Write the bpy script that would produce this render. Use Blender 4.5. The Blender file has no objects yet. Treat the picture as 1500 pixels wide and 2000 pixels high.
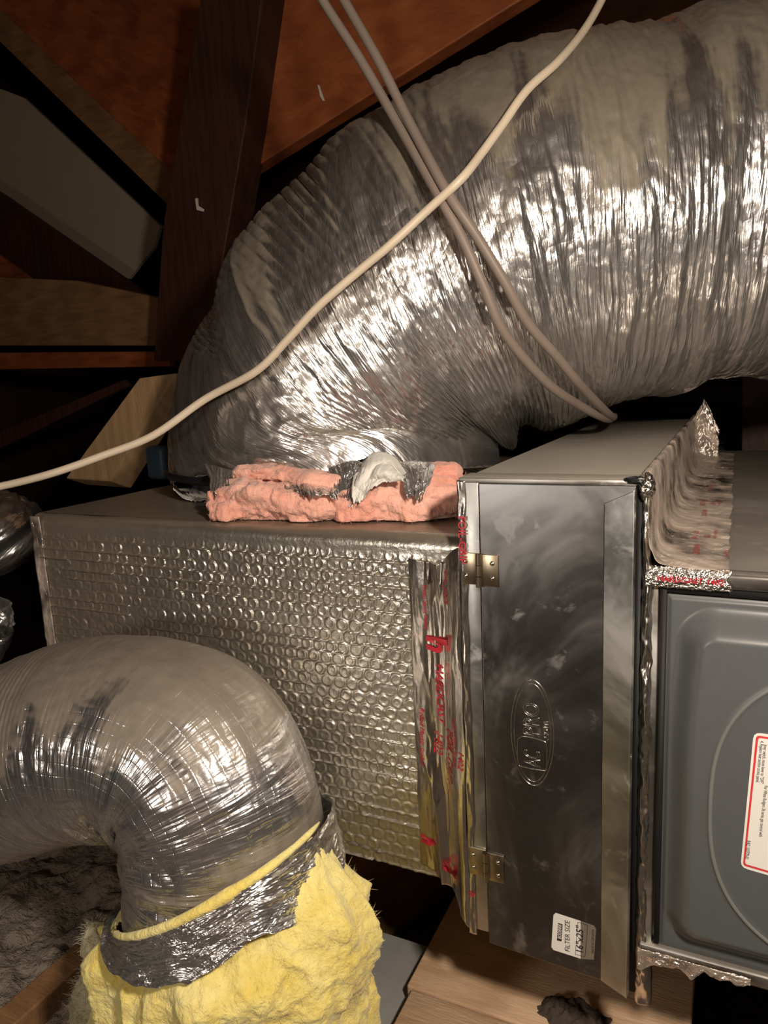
import bpy, math, random
import numpy as np
from mathutils import Vector

# ------------------------------------------------------------------ camera, light, exposure
sc = bpy.context.scene
COL = sc.collection
F_PX = 1426.0
YAW, PIT, ROL = -.4522, .1785, -.0464
cy_, sy_, cp_, sp_ = math.cos(YAW), math.sin(YAW), math.cos(PIT), math.sin(PIT)
FW = np.array([sy_*cp_, cy_*cp_, -sp_]); RT = np.array([cy_, -sy_, 0.]); UP = np.cross(RT, FW)
cr_, sr_ = math.cos(ROL), math.sin(ROL)
RT, UP = cr_*RT + sr_*UP, -sr_*RT + cr_*UP
CAM = np.array([.209, -.578, .514])
cd = bpy.data.cameras.new('camera'); cam = bpy.data.objects.new('camera', cd); COL.objects.link(cam)
from mathutils import Matrix
cam.matrix_world = Matrix(((RT[0], UP[0], -FW[0], CAM[0]), (RT[1], UP[1], -FW[1], CAM[1]), (RT[2], UP[2], -FW[2], CAM[2]), (0, 0, 0, 1)))
cd.sensor_fit = 'VERTICAL'; cd.sensor_height = 36; cd.lens = 36*F_PX/2000; cd.clip_start = .01
sc.camera = cam

def spot(name, loc, target, power, color, radius, angle=150, blend=.6):
    l = bpy.data.lights.new(name, 'SPOT'); l.energy = power; l.color = color; l.shadow_soft_size = radius
    l.spot_size = math.radians(angle); l.spot_blend = blend
    o = bpy.data.objects.new(name, l); COL.objects.link(o); o.location = loc
    o.rotation_euler = (Vector(target)-Vector(loc)).to_track_quat('-Z', 'Y').to_euler()
    return o
def lamp(name, loc, power, color, radius):
    l = bpy.data.lights.new(name, 'POINT'); l.energy = power; l.color = color; l.shadow_soft_size = radius
    o = bpy.data.objects.new(name, l); COL.objects.link(o); o.location = loc; return o
lamp('work_light', (.40, -.52, .70), 27, (1, .86, .71), .03)
lamp('added_fill', (-.30, -1.0, .42), 7, (1, .90, .78), .06)  # added unseen fill lamp, brightens the plenum and elbow from the left

w = bpy.data.worlds.new('World'); sc.world = w; w.use_nodes = True
w.node_tree.nodes['Background'].inputs[0].default_value = (.9, .75, .6, 1)
w.node_tree.nodes['Background'].inputs[1].default_value = .004
vs = sc.view_settings; vs.view_transform = 'Standard'; vs.look = 'None'; vs.gamma = 1; vs.use_curve_mapping = False
vs.exposure = 0.15

def at(px, py, y):
    """the place on the upright plane at depth y that photo pixel px,py shows"""
    d = FW + (px-750)/F_PX*RT - (py-1000)/F_PX*UP
    return CAM + (y-CAM[1])/d[1]*d
def flr(px, py, z):
    d = FW + (px-750)/F_PX*RT - (py-1000)/F_PX*UP
    return CAM + (z-CAM[2])/d[2]*d

# ------------------------------------------------------------------ noise in numpy
rng = np.random.default_rng(7)
TAB = rng.random((256, 256))
def vn(u, v, seed=0, pv=None):
    u = np.asarray(u, float)+seed*17.13; v = np.asarray(v, float)
    u, v = np.broadcast_arrays(u, v)
    iu = np.floor(u).astype(int); iv = np.floor(v).astype(int); fu = u-iu; fv = v-iv
    fu = fu*fu*(3-2*fu); fv = fv*fv*(3-2*fv)
    def h(a, b):
        if pv: b = b % pv
        return TAB[(a+seed*31) % 256, (b+seed*57) % 256]
    return (h(iu, iv)*(1-fu)+h(iu+1, iv)*fu)*(1-fv)+(h(iu, iv+1)*(1-fu)+h(iu+1, iv+1)*fu)*fv
def fbm(u, v, seed=0, pv=None, oc=4):
    a = 0; amp = .5; tot = 0
    for i in range(oc):
        a = a+amp*vn(np.asarray(u)*2**i, np.asarray(v)*2**i, seed+i*3, pv*2**i if pv else None); tot += amp; amp *= .5
    return a/tot
def rid(x): return 1-np.abs(2*x-1)
def sst(a, b, x):
    t = np.clip((x-a)/(b-a), 0, 1); return t*t*(3-2*t)

# ------------------------------------------------------------------ mesh helpers
def make(name, V, Fc, mat, parent=None, smooth=False, uv=None, mod=None):
    me = bpy.data.meshes.new(name)
    V = np.asarray(V, float).reshape(-1, 3); Fc = np.asarray(Fc)
    if Fc.dtype != object and Fc.ndim == 2:
        n, k = Fc.shape
        me.vertices.add(len(V)); me.vertices.foreach_set('co', V.ravel())
        me.loops.add(n*k); me.loops.foreach_set('vertex_index', Fc.ravel().astype(np.int32))
        me.polygons.add(n); me.polygons.foreach_set('loop_start', np.arange(0, n*k, k, dtype=np.int32))
        try: me.polygons.foreach_set('loop_total', np.full(n, k, dtype=np.int32))
        except Exception: pass
        me.update(calc_edges=True)
    else:
        me.from_pydata([tuple(v) for v in V], [], [list(f) for f in Fc]); me.update()
    if uv is not None:
        ul = me.uv_layers.new(name='UVMap'); li = np.empty(len(me.loops), dtype=np.int32)
        me.loops.foreach_get('vertex_index', li)
        ul.data.foreach_set('uv', np.asarray(uv, float).reshape(-1, 2)[li].ravel())
    me.materials.append(mat)
    if smooth: me.polygons.foreach_set('use_smooth', np.ones(len(me.polygons), dtype=bool))
    me.validate()
    o = bpy.data.objects.new(name, me); COL.objects.link(o)
    if parent is not None: place(o, parent)
    return o
def place(o, parent):
    o.parent = parent
    L = Vector((0, 0, 0)); p = parent
    while p is not None: L = L+p.location; p = p.parent
    o.location = o.location-L if o.type != 'EMPTY' else o.location-L
def grid(name, P, mat, parent=None, smooth=True, uv=None, wrap=False, flip=False, thick=0):
    P = np.asarray(P, float); nu, nv = P.shape[:2]
    idx = np.arange(nu*nv).reshape(nu, nv)
    a = idx[:-1]; b = idx[1:]
    if wrap:
        a2 = np.roll(a, -1, 1); b2 = np.roll(b, -1, 1)
    else:
        a2 = a[:, 1:]; b2 = b[:, 1:]; a = a[:, :-1]; b = b[:, :-1]
    Fc = np.stack([a, b, b2, a2], -1).reshape(-1, 4)
    if flip: Fc = Fc[:, ::-1]
    if uv is not None: uv = np.stack(np.broadcast_arrays(*uv), -1).reshape(-1, 2)
    o = make(name, P.reshape(-1, 3), Fc, mat, parent, smooth, uv)
    if thick:
        m = o.modifiers.new('thickness', 'SOLIDIFY'); m.thickness = thick; m.offset = -1
    return o
def box(name, lo, hi, mat, parent=None, bev=0.0, seg=2):
    x0, y0, z0 = lo; x1, y1, z1 = hi
    V = [(x0,y0,z0),(x1,y0,z0),(x1,y1,z0),(x0,y1,z0),(x0,y0,z1),(x1,y0,z1),(x1,y1,z1),(x0,y1,z1)]
    Fc = [(0,3,2,1),(4,5,6,7),(0,1,5,4),(1,2,6,5),(2,3,7,6),(3,0,4,7)]
    o = make(name, V, np.array(Fc), mat, parent)
    if bev:
        m = o.modifiers.new('bevel', 'BEVEL'); m.width = bev; m.segments = seg
    return o
def prism(name, pts, ext, mat, parent=None, bev=0.002):
    pts = [np.array(p, float) for p in pts]; n = len(pts); e = np.array(ext, float)
    V = pts+[p+e for p in pts]
    Fc = [tuple(range(n)), tuple(range(2*n-1, n-1, -1))]+[(i, i+n, (i+1) % n+n, (i+1) % n) for i in range(n)]
    me = bpy.data.meshes.new(name); me.from_pydata([tuple(v) for v in V], [], Fc)
    import bmesh
    bm = bmesh.new(); bm.from_mesh(me); bmesh.ops.recalc_face_normals(bm, faces=bm.faces); bm.to_mesh(me); bm.free()
    me.materials.append(mat)
    o = bpy.data.objects.new(name, me); COL.objects.link(o)
    if parent is not None: place(o, parent)
    if bev:
        m = o.modifiers.new('bevel', 'BEVEL'); m.width = bev; m.segments = 2
    return o
def catmull(P, n=20):
    P = [np.array(p, float) for p in P]; Q = [2*P[0]-P[1]]+P+[2*P[-1]-P[-2]]; out = []
    for i in range(1, len(Q)-2):
        a, b, c, d = Q[i-1:i+3]
        for k in range(n):
            t = k/n; out.append(.5*((2*b)+(-a+c)*t+(2*a-5*b+4*c-d)*t*t+(-a+3*b-3*c+d)*t**3))
    out.append(P[-1]); return np.array(out)
def resample(c, n):
    d = np.r_[0, np.cumsum(np.linalg.norm(np.diff(c[:, :3], axis=0), axis=1))]
    s = np.linspace(0, d[-1], n)
    return np.stack([np.interp(s, d, c[:, k]) for k in range(c.shape[1])], 1), s
def frames(c, back):
    T = np.gradient(c[:, :3], axis=0); T /= np.linalg.norm(T, axis=1)[:, None]
    N = []; n = np.array(back, float)
    for t in T:
        n = n-(n@t)*t; n /= np.linalg.norm(n); N.append(n)
    N = np.array(N); B = np.cross(T, N); return T, N, B
def tube(name, ctrl, ns, nt, mat, parent=None, back=(0, 1, 0), disp=None, flip=False, uskew=0, thick=0, edge=None):
    c, s = resample(catmull(ctrl), ns); T, N, B = frames(c, back)
    th = np.linspace(0, 2*math.pi, nt, endpoint=False)
    S, TH = np.meshgrid(s, th, indexing='ij')
    if edge is not None:      # ragged ends: squeeze the first rows along the axis
        S = S+edge(TH)*np.clip(1-S/.12, 0, 1)
    K = np.gradient(T, axis=0)/(s[1]-s[0])
    ns_ = [c[:, k] for k in range(c.shape[1])]
    def I(arr): return np.stack([np.interp(S, s, arr[:, k]) for k in range(arr.shape[1])], -1)
    Ci = I(c); Ni = I(N); Bi = I(B); Ki = I(K)
    dirv = np.cos(TH)[..., None]*Ni+np.sin(TH)[..., None]*Bi
    inner = (dirv*Ki).sum(-1)
    R = Ci[..., 3]+(disp(S, TH, inner) if disp else 0)
    P = Ci[..., :3]+dirv*R[..., None]
    rm = float(np.mean(c[:, 3]))
    ang = np.abs(TH)*rm
    uv = (S-uskew*np.sin(TH)*np.exp(-S/.32), ang)
    o = grid(name, P, mat, parent, True, uv, wrap=True, flip=flip, thick=thick)
    return o
def rope(name, pts, r, mat, parent=None, nt=14, n=300, wob=0):
    ctrl = [(*p, r) for p in pts]
    o = tube(name, ctrl, n, nt, mat, parent, back=(.3, 1, .2), disp=(lambda S, TH, k: wob*(vn(S*60, 0*S, 3)-.5)) if wob else None)
    return o
def empty(name, loc, label=None, cat=None, group=None):
    o = bpy.data.objects.new(name, None); COL.objects.link(o); o.location = loc; o.empty_display_size = .05
    if label: tag(o, label, cat, group)
    return o
def tag(o, label, cat, group=None, kind=None):
    o['label'] = label; o['category'] = cat
    if group: o['group'] = group
    if kind: o['kind'] = kind
    return o
def struct(o): o['kind'] = 'structure'; return o

# ------------------------------------------------------------------ materials
class NT:
    def __init__(s, name):
        s.m = bpy.data.materials.new(name); s.m.use_nodes = True; s.t = s.m.node_tree; s.t.nodes.clear()
        s.out = s.t.nodes.new('ShaderNodeOutputMaterial')
    def n(s, typ, ins=None, **kw):
        nd = s.t.nodes.new('ShaderNode'+typ)
        for k, v in kw.items(): setattr(nd, k, v)
        for k, v in (ins or {}).items():
            sk = nd.inputs[k]
            if isinstance(v, bpy.types.NodeSocket): s.t.links.new(v, sk)
            else: sk.default_value = v
        return nd
    def math(s, op, a, b=0.0, c=None):
        ins = {0: a, 1: b}
        if c is not None: ins[2] = c
        return s.n('Math', ins, operation=op).outputs[0]
    def ss(s, x, a, b):
        nd = s.n('MapRange', {'Value': x, 'From Min': a, 'From Max': b}, interpolation_type='SMOOTHSTEP'); return nd.outputs[0]
    def mapv(s, vec, scale=(1,1,1), rot=(0,0,0), loc=(0,0,0)):
        return s.n('Mapping', {'Vector': vec, 'Scale': scale, 'Rotation': rot, 'Location': loc}).outputs[0]
    def noise(s, vec, scale, detail=3, rough=.5, dist=0):
        return s.n('TexNoise', {'Vector': vec, 'Scale': scale, 'Detail': detail, 'Roughness': rough, 'Distortion': dist}).outputs[0]
    def vor(s, vec, scale, feat='F1', out='Distance', rand=1):
        return s.n('TexVoronoi', {'Vector': vec, 'Scale': scale, 'Randomness': rand}, feature=feat).outputs[out]
    def mixc(s, f, a, b):
        nd = s.n('Mix', {}, data_type='RGBA'); 
        for i, v in ((0, f), (6, a), (7, b)):
            if isinstance(v, bpy.types.NodeSocket): s.t.links.new(v, nd.inputs[i])
            else: nd.inputs[i].default_value = v if i == 0 else (*v, 1)
        return nd.outputs[2]
    def bump(s, h, strength, dist, normal=None):
        ins = {'Height': h, 'Strength': strength, 'Distance': dist}
        if normal is not None: ins['Normal'] = normal
        return s.n('Bump', ins).outputs[0]
    def bsdf(s, color, rough, metal=0, normal=None, **kw):
        c = color if isinstance(color, bpy.types.NodeSocket) else (*color, 1)
        ins = {'Base Color': c, 'Roughness': rough, 'Metallic': metal}
        if normal is not None: ins['Normal'] = normal
        ins.update(kw)
        return s.n('BsdfPrincipled', ins)
    def mixs(s, f, a, b):
        return s.n('MixShader', {0: f, 1: a.outputs[0], 2: b.outputs[0]})
    def done(s, sh): s.t.links.new(sh.outputs[0], s.out.inputs[0]); return s.m
    def uv(s): return s.n('TexCoord').outputs['UV']
    def obj(s): return s.n('TexCoord').outputs['Object']
    def geo(s): return s.n('NewGeometry')

def foil_mat(name, dust=.5, dustcol=(.20, .165, .12), scrim=0, rough=.2, crump=1.0, patch=(14, 3), tint=(.80, .79, .78), stretch=.07, haze=.22, nzw=.40):
    t = NT(name); uv = t.uv()
    st = t.mapv(uv, (1, .22, 1)); fine = t.mapv(uv, (1, .45, 1))
    v1 = t.vor(t.mapv(uv, (1, .3, 1)), 75, 'F1'); v2 = t.vor(t.mapv(uv, (1, .6, 1)), 140, 'F1'); v0 = t.vor(t.n('VectorMath', {0: t.mapv(uv, (1, .35, 1)), 1: t.n('VectorMath', {0: t.n('TexNoise', {'Vector': uv, 'Scale': 14.0, 'Detail': 3.0}).outputs[1], 3: .03}, operation='SCALE').outputs[0]}, operation='ADD').outputs[0], 32, 'F1'); n1 = t.noise(t.mapv(uv, (1, stretch, 1)), 60, 4, .62, .5); n2 = t.noise(fine, 190, 3, .6, .4)
    calm = t.ss(t.noise(uv, 9, 3, .6), .38, .62)
    nrm = t.bump(n1, t.math('MULTIPLY_ADD', calm, -.45*crump, .95*crump), .011); nrm = t.bump(v0, t.math('MULTIPLY', calm, .6*crump), .012, nrm); nrm = t.bump(v1, t.math('MULTIPLY', calm, .55*crump), .005, nrm); nrm = t.bump(v2, t.math('MULTIPLY', calm, .38*crump), .003, nrm); nrm = t.bump(n2, .22*crump, .002, nrm)
    if scrim:
        x = t.n('SeparateXYZ', {0: uv}); 
        wob = t.math('MULTIPLY', t.noise(uv, 25, 2), .006)
        def ln(c):
            a = t.math('FRACT', t.math('DIVIDE', t.math('ADD', c, wob), .0105)); a = t.math('ABSOLUTE', t.math('SUBTRACT', a, .5))
            return t.ss(a, .42, .5)
        g = t.math('MAXIMUM', ln(x.outputs[0]), ln(x.outputs[1]))
        nrm = t.bump(g, .35, .0005, nrm)
    rg = t.math('MULTIPLY_ADD', t.noise(uv, 30, 2), .16, rough-.06)
    foil = t.mixs(haze, t.bsdf(tint, rg, 1.0, nrm), t.bsdf(tuple(c*.75 for c in tint), .55, .8, nrm))
    gn = t.geo().outputs['Normal']; nz = t.n('SeparateXYZ', {0: gn}).outputs[2]
    pn = t.noise(t.mapv(uv, (patch[0], patch[1], 1)), 1.0, 4, .55, .7)
    pf = t.noise(uv, 26, 4, .7)
    k = t.math('ADD', t.math('MULTIPLY', nz, nzw), t.math('ADD', t.math('MULTIPLY', pn, 1.2), t.math('MULTIPLY', pf, .12)))
    D = t.ss(k, 1.03-dust*.5, 1.12-dust*.5)
    n3 = t.bump(t.noise(st, 60, 4, .6), .25, .004)
    dc = t.mixc(t.noise(uv, 60, 5, .7), tuple(c*.75 for c in dustcol), tuple(c*1.25 for c in dustcol))
    dust_s = t.bsdf(dc, .62, .35, n3)
    return t.done(t.mixs(t.math('MULTIPLY', D, .86), foil, dust_s))

def metal_mat(name, col=(.45, .45, .45), rough=.32, dust=0, smudge=.25, dustcol=(.30, .26, .2), bumpy=0, aniso=False, streak=(1,1,1)):
    t = NT(name); o = t.obj()
    s1 = t.noise(t.mapv(o, streak), 9, 5, .62, .8); s2 = t.noise(o, 60, 3, .6, .3)
    s3 = t.noise(t.mapv(o, (1, 1, 1)), 32, 5, .65, .4)
    k = t.math('MAXIMUM', t.ss(s1, .42, .72), t.math('MULTIPLY', t.ss(s3, .55, .72), .9))
    rg = t.math('ADD', t.math('MULTIPLY', k, smudge), t.math('MULTIPLY_ADD', s2, .06, rough-.03))
    c = t.mixc(k, tuple(x*.85 for x in col), tuple(min(1, x*1.25) for x in col))
    nrm = t.bump(t.noise(o, 7, 2), .12, .01)
    if bumpy: nrm = t.bump(t.noise(o, 55, 4, .6), bumpy, .004, nrm)
    m = t.bsdf(c, rg, 1.0, nrm)
    if dust:
        nz = t.n('SeparateXYZ', {0: t.geo().outputs['Normal']}).outputs[2]
        D = t.math('MULTIPLY', t.ss(t.math('ADD', nz, t.math('MULTIPLY_ADD', t.noise(o, 14, 5, .7), .5, -.25)), .5, 1.0), dust)
        d = t.bsdf(t.mixc(t.noise(o, 150, 3), tuple(x*.85 for x in dustcol), dustcol), .75, 0)
        return t.done(t.mixs(D, m, d))
    return t.done(m)

def wood_mat(name, c1, c2, rough=.6, axis=(1, 14, 14), scale=3, knots=True):
    t = NT(name); o = t.obj()
    v = t.mapv(o, axis)
    a = t.noise(v, scale, 5, .6, 1.2); b = t.noise(v, scale*9, 3, .6, .2); c = t.noise(o, 5, 3, .5)
    wv = t.n('TexWave', {'Vector': t.mapv(o, tuple(x*.5 for x in axis)), 'Scale': scale*.8, 'Distortion': 6, 'Detail': 3, 'Detail Scale': 1.2}).outputs[1]
    k = t.math('ADD', t.math('MULTIPLY', a, .62), t.math('ADD', t.math('MULTIPLY', wv, .10), t.math('MULTIPLY', c, .35)))
    col = t.mixc(t.ss(k, .3, .8), c1, c2)
    nrm = t.bump(t.math('ADD', a, b), .35, .003)
    return t.done(t.bsdf(col, rough, 0, nrm))

def plain(name, col, rough=.5, metal=0, bumpy=0, sc_=60, bd=.003, var=.15, **kw):
    t = NT(name); o = t.obj()
    c = t.mixc(t.noise(o, sc_*.4, 4, .6), tuple(x*(1-var) for x in col), tuple(min(1, x*(1+var)) for x in col))
    nrm = t.bump(t.noise(o, sc_, 5, .65), bumpy, bd) if bumpy else None
    return t.done(t.bsdf(c, rough, metal, nrm, **kw))

def wool_mat(name, c1, c2, c3):
    t = NT(name); o = t.obj()
    a = t.noise(o, 14, 5, .65, .5); b = t.noise(t.mapv(o, (1, 1, .5)), 160, 4, .75, .8); d = t.noise(o, 40, 4, .7)
    col = t.mixc(t.ss(a, .3, .7), c1, c2); col = t.mixc(t.math('MULTIPLY', t.ss(d, .60, .80), .55), col, c3)
    nrm = t.bump(b, .7, .003, t.bump(d, .7, .008))
    return t.done(t.bsdf(col, .95, 0, nrm, **{'Subsurface Weight': .25, 'Subsurface Radius': (.01, .008, .004), 'Subsurface Scale': .6, 'Sheen Weight': .25}))

M = {}
M['duct'] = foil_mat('foil_big_duct', dust=.56, rough=.21, crump=.8, patch=(11, .55), nzw=.24, dustcol=(.27, .235, .18))
M['duct2'] = foil_mat('foil_scrim_duct', dust=.40, scrim=1, rough=.20, crump=.75, nzw=.34, patch=(15, 2.2), tint=(.74, .73, .74), dustcol=(.27, .23, .185))
M['duct3'] = foil_mat('foil_sleeve', dust=.0, scrim=0, rough=.2, crump=.8, patch=(13, 5), stretch=.4)
M['bubble'] = None
M['galv'] = metal_mat('galvanised_door', (.33, .33, .335), .27, 0, .25, streak=(1, 1, .6))
M['galv_strip'] = metal_mat('galvanised_frame', (.50, .51, .50), .34, 0, .2)
M['galv_top'] = metal_mat('galvanised_dusty_top', (.5, .48, .45), .35, .85, .2, (.33, .30, .25))
M['lip'] = metal_mat('galvanised_lip', (.66, .66, .64), .30, 0, .2)
M['furn_top'] = metal_mat('furnace_casing', (.42, .40, .38), .30, .55, .2, (.27, .245, .21))
M['panel'] = plain('furnace_panel_paint', (.092, .099, .103), .36, 0, .05, 300, .0005, .06, **{'Coat Weight': .25, 'Coat Roughness': .25})
M['groove'] = plain('panel_groove_paint', (.16, .165, .16), .42, 0)
M['black'] = plain('black_gap', (.008, .008, .009), .7)
M['strap'] = plain('black_strap', (.01, .01, .012), .35)
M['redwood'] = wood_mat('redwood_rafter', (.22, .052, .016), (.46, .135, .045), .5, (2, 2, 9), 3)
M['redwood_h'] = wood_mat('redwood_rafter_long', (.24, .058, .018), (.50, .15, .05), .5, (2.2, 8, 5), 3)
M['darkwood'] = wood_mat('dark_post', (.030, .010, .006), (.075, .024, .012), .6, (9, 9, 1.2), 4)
M['brownwood'] = wood_mat('brown_joist', (.19, .095, .04), (.36, .20, .095), .6, (1.2, 8, 8), 5)
M['tanwood'] = wood_mat('tan_block', (.30, .18, .09), (.44, .29, .15), .7, (8, 8, 1.5), 4)
M['plank'] = wood_mat('floor_plank', (.50, .31, .18), (.74, .52, .34), .75, (1.5, 9, 9), 5)
M['sheath'] = plain('grey_board', (.50, .41, .31), .8, 0, .1, 30, .002, .1)
M['roof'] = wood_mat('roof_boards', (.09, .040, .018), (.18, .085, .04), .7, (1, 6, 6), 3)
M['debris'] = plain('grey_debris', (.30, .25, .20), .95, 0, 1, 60, .02, .6)
M['dirt'] = plain('dirt', (.06, .045, .035), .95, 0, .8, 40, .01, .5)
M['greysheet'] = plain('grey_sheet', (.40, .40, .39), .6, .2, .15, 80, .002, .2)
M['taupe'] = plain('taupe_cable', (.24, .19, .16), .5, 0, .05, 200, .001, .06)
M['white'] = plain('cream_cable', (.66, .56, .43), .42, 0, .05, 120, .001, .10)
M['brass'] = metal_mat('hinge_metal', (.50, .42, .30), .28, 0, .15)
M['nickel'] = metal_mat('rivet_metal', (.62, .58, .50), .22, 0, .1)
M['yellow'] = wool_mat('yellow_fibreglass', (.80, .63, .14), (.90, .80, .34), (.86, .80, .52))
M['pink'] = wool_mat('pink_fibreglass', (.80, .36, .27), (.90, .52, .42), (.92, .68, .58))
M['paper'] = plain('backing_paper', (.72, .70, .65), .6, 0, .5, 90, .004, .1)
M['sticker'] = plain('sticker_white', (.78, .76, .72), .45, 0, 0, 60, .003, .03)
M['stickergrey'] = plain('sticker_clear', (.26, .22, .17), .3, .3)
M['ink'] = plain('ink_black', (.02, .02, .025), .5)
M['redink'] = plain('ink_red', (.42, .02, .035), .4)
M['redborder'] = plain('border_red', (.62, .045, .05), .45)
M['emboss'] = metal_mat('embossed_line', (.66, .64, .58), .22, 0, .1)
M['louver'] = plain('vent_slat', (.03, .05, .06), .6)
M['louver2'] = plain('vent_slat_teal', (.03, .075, .065), .6)
M['bluecap'] = plain('blue_plastic', (.05, .09, .13), .5)
M['staple'] = plain('paint_chip', (.75, .68, .58), .5)

def bubble_mat():
    t = NT('bubble_foil'); uv = t.uv()
    x = t.n('SeparateXYZ', {0: uv})
    n = t.bump(t.noise(uv, 150, 3, .6, .4), .35, .0016); n = t.bump(t.noise(t.mapv(uv, (.3, 1, 1)), 40, 3, .5), .35, .004, n)
    foil = t.bsdf((.78, .75, .68), t.math('MULTIPLY_ADD', t.noise(uv, 20, 3), .16, .22), 1, n); foil = t.mixs(.2, foil, t.bsdf((.42, .39, .33), .6, .5, n))
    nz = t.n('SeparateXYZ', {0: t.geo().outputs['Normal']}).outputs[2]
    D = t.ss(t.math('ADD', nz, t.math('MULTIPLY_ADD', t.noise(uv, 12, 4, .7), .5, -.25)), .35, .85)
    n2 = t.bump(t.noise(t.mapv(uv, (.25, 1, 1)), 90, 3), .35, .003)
    x0_ = t.math('ADD', x.outputs[0], t.math('MULTIPLY', t.noise(uv, 8, 4, .6), .5)); D = t.math('MAXIMUM', D, t.math('MULTIPLY', t.ss(x0_, .02, -.28), .75))  # dusty tone thickened to the left, also standing in for weaker light
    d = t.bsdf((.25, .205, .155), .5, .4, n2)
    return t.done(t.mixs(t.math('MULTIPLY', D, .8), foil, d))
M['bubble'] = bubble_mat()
def tape_mat(name, tint=(.80, .76, .70), rough=.13, cr=.5):
    t = NT(name); uv = t.uv()
    n = t.bump(t.noise(t.mapv(uv, (1, .35, 1)), 70, 4, .55, .6), cr, .006); n = t.bump(t.vor(uv, 110), cr*.5, .002, n)
    return t.done(t.bsdf(tint, t.math('MULTIPLY_ADD', t.noise(uv, 30, 3), .14, rough), 1, n))
M['tape'] = tape_mat('foil_tape', rough=.17, cr=.16); 

def tape_top_mat():
    t = NT('foil_tape_dusty'); uv = t.uv()
    n = t.bump(t.noise(t.mapv(uv, (1, .5, 1)), 60, 4, .6, .8), .55, .006); n = t.bump(t.vor(uv, 90), .3, .003, n)
    a = t.bsdf((.74, .68, .64), .2, 1, n); b = t.bsdf((.56, .47, .40), .55, .3, n)
    return t.done(t.mixs(t.ss(t.noise(uv, 16, 3, .6), .30, .62), a, b))
M['tape_top'] = tape_top_mat()

# ------------------------------------------------------------------ text helpers
def text2d(s, size, outline=0, spacing=1.0, bold=0):
    cu = bpy.data.curves.new('t', 'FONT'); cu.body = s; cu.size = size; cu.space_character = spacing; cu.resolution_u = 3
    if outline: cu.fill_mode = 'NONE'; cu.bevel_depth = outline; cu.bevel_resolution = 1
    elif bold: cu.offset = bold
    o = bpy.data.objects.new('t', cu); COL.objects.link(o)
    dg = bpy.context.evaluated_depsgraph_get(); dg.update()
    me = bpy.data.meshes.new_from_object(o.evaluated_get(dg))
    V = np.array([v.co[:] for v in me.vertices]); Fc = [tuple(p.vertices) for p in me.polygons]
    bpy.data.objects.remove(o); bpy.data.curves.remove(cu); bpy.data.meshes.remove(me)
    return V, Fc
def text(name, s, size, fn, mat, parent, outline=0, bold=0, flipw=1.0):
    """fn(u, v, w) -> world; u along reading direction, v towards letter tops, w off the surface"""
    V, Fc = text2d(s, size, outline, bold=bold)
    W = np.array([fn(a*flipw, b, c) for a, b, c in V])
    me_o = make(name, W, np.array(Fc, dtype=object) if len({len(f) for f in Fc}) > 1 else np.array(Fc), mat, parent)
    return me_o

# ------------------------------------------------------------------ SETTING
FLZ = -.16
struct(box('floor', (-3, -3, -.34), (3, 3, -.30), M['dirt']))
def slope(name, p0, p1, p2, p3, mat):
    return struct(make(name, [p0, p1, p2, p3], np.array([(0, 1, 2, 3)]), mat))
m_ = prism('ceiling', [(-3, -3, 2.3), (.6, -3, 3.0), (.6, -3, 3.1), (-3, -3, 2.4)], (0, 6, 0), M['roof']); struct(m_)
m_ = prism('ceiling_right', [(.6, -3, 3.0), (3, -3, 1.9), (3, -3, 2.0), (.6, -3, 3.1)], (0, 6, 0), M['roof']); m_.name = 'ceiling_right'; struct(m_)
struct(box('wall_back', (-3, 3, -.3), (3, 3.06, 3.1), M['roof']))
struct(box('wall_front', (-3, -1.9, -.3), (3, -1.84, 3.1), M['brownwood']))
struct(box('wall_left', (-3.06, -3, -.3), (-3, 3, 2.4), M['roof']))
struct(box('wall_right', (3, -3, -.3), (3.06, 3, 2.0), M['roof']))

def beam(name, px, y, th, mat, label, cat='beam', group=None, ext=None, bev=.003):
    pts = [at(a, b, y) for a, b in px]
    o = prism(name, pts, ext or (0, th, 0), mat, bev=bev)
    tag(o, label, cat, group); return o
beam('rafter', [(375, 404), (1300, -178), (1300, -700), (470, -60)], .98, .045, M['redwood_h'],
     'broad red-brown rafter with a round knot sloping up right above the big duct', 'rafter')
rf = beam('rafter', [(-150, -125), (350, 352), (330, 402), (-150, -65)], 1.35, .10, M['redwood_h'],
     'red-brown rafter coming down from the top left corner to the post', 'rafter', ext=(.42, .45, .36))
prism('edge_shade_face', [at(a, b, 1.345) for a, b in [(-150, -125), (350, 352), (330, 402), (-150, -65)]], (0, .004, 0), M['brownwood'], rf, 0)  # browner facing colours in how differently light strikes this edge
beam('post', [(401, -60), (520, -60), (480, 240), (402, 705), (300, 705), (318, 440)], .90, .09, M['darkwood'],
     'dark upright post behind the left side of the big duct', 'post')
beam('sheathing_board', [(-60, 150), (45, 190), (312, 440), (300, 482), (250, 545), (-60, 350)], 1.62, .02, M['sheath'],
     'flat grey-brown board between the dark rafters at the left edge', 'board')
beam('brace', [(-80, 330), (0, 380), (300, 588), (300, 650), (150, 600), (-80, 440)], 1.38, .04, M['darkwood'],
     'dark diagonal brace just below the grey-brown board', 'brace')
beam('brace', [(-80, 420), (0, 466), (140, 560), (-80, 550)], 1.42, .04, M['redwood'],
     'small reddish diagonal brace end above the horizontal beam at the left edge', 'brace')
beam('tie_beam', [(-90, 537), (150, 548), (330, 585), (330, 675), (-90, 675)], 1.15, .05, M['brownwood'],
     'horizontal brown tie beam with wavy grain at the left edge', 'beam')
beam('batten', [(-90, 689), (330, 686), (330, 716), (-90, 723)], 1.17, .03, M['redwood'],
     'thin reddish batten directly under the horizontal tie beam', 'batten')
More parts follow.
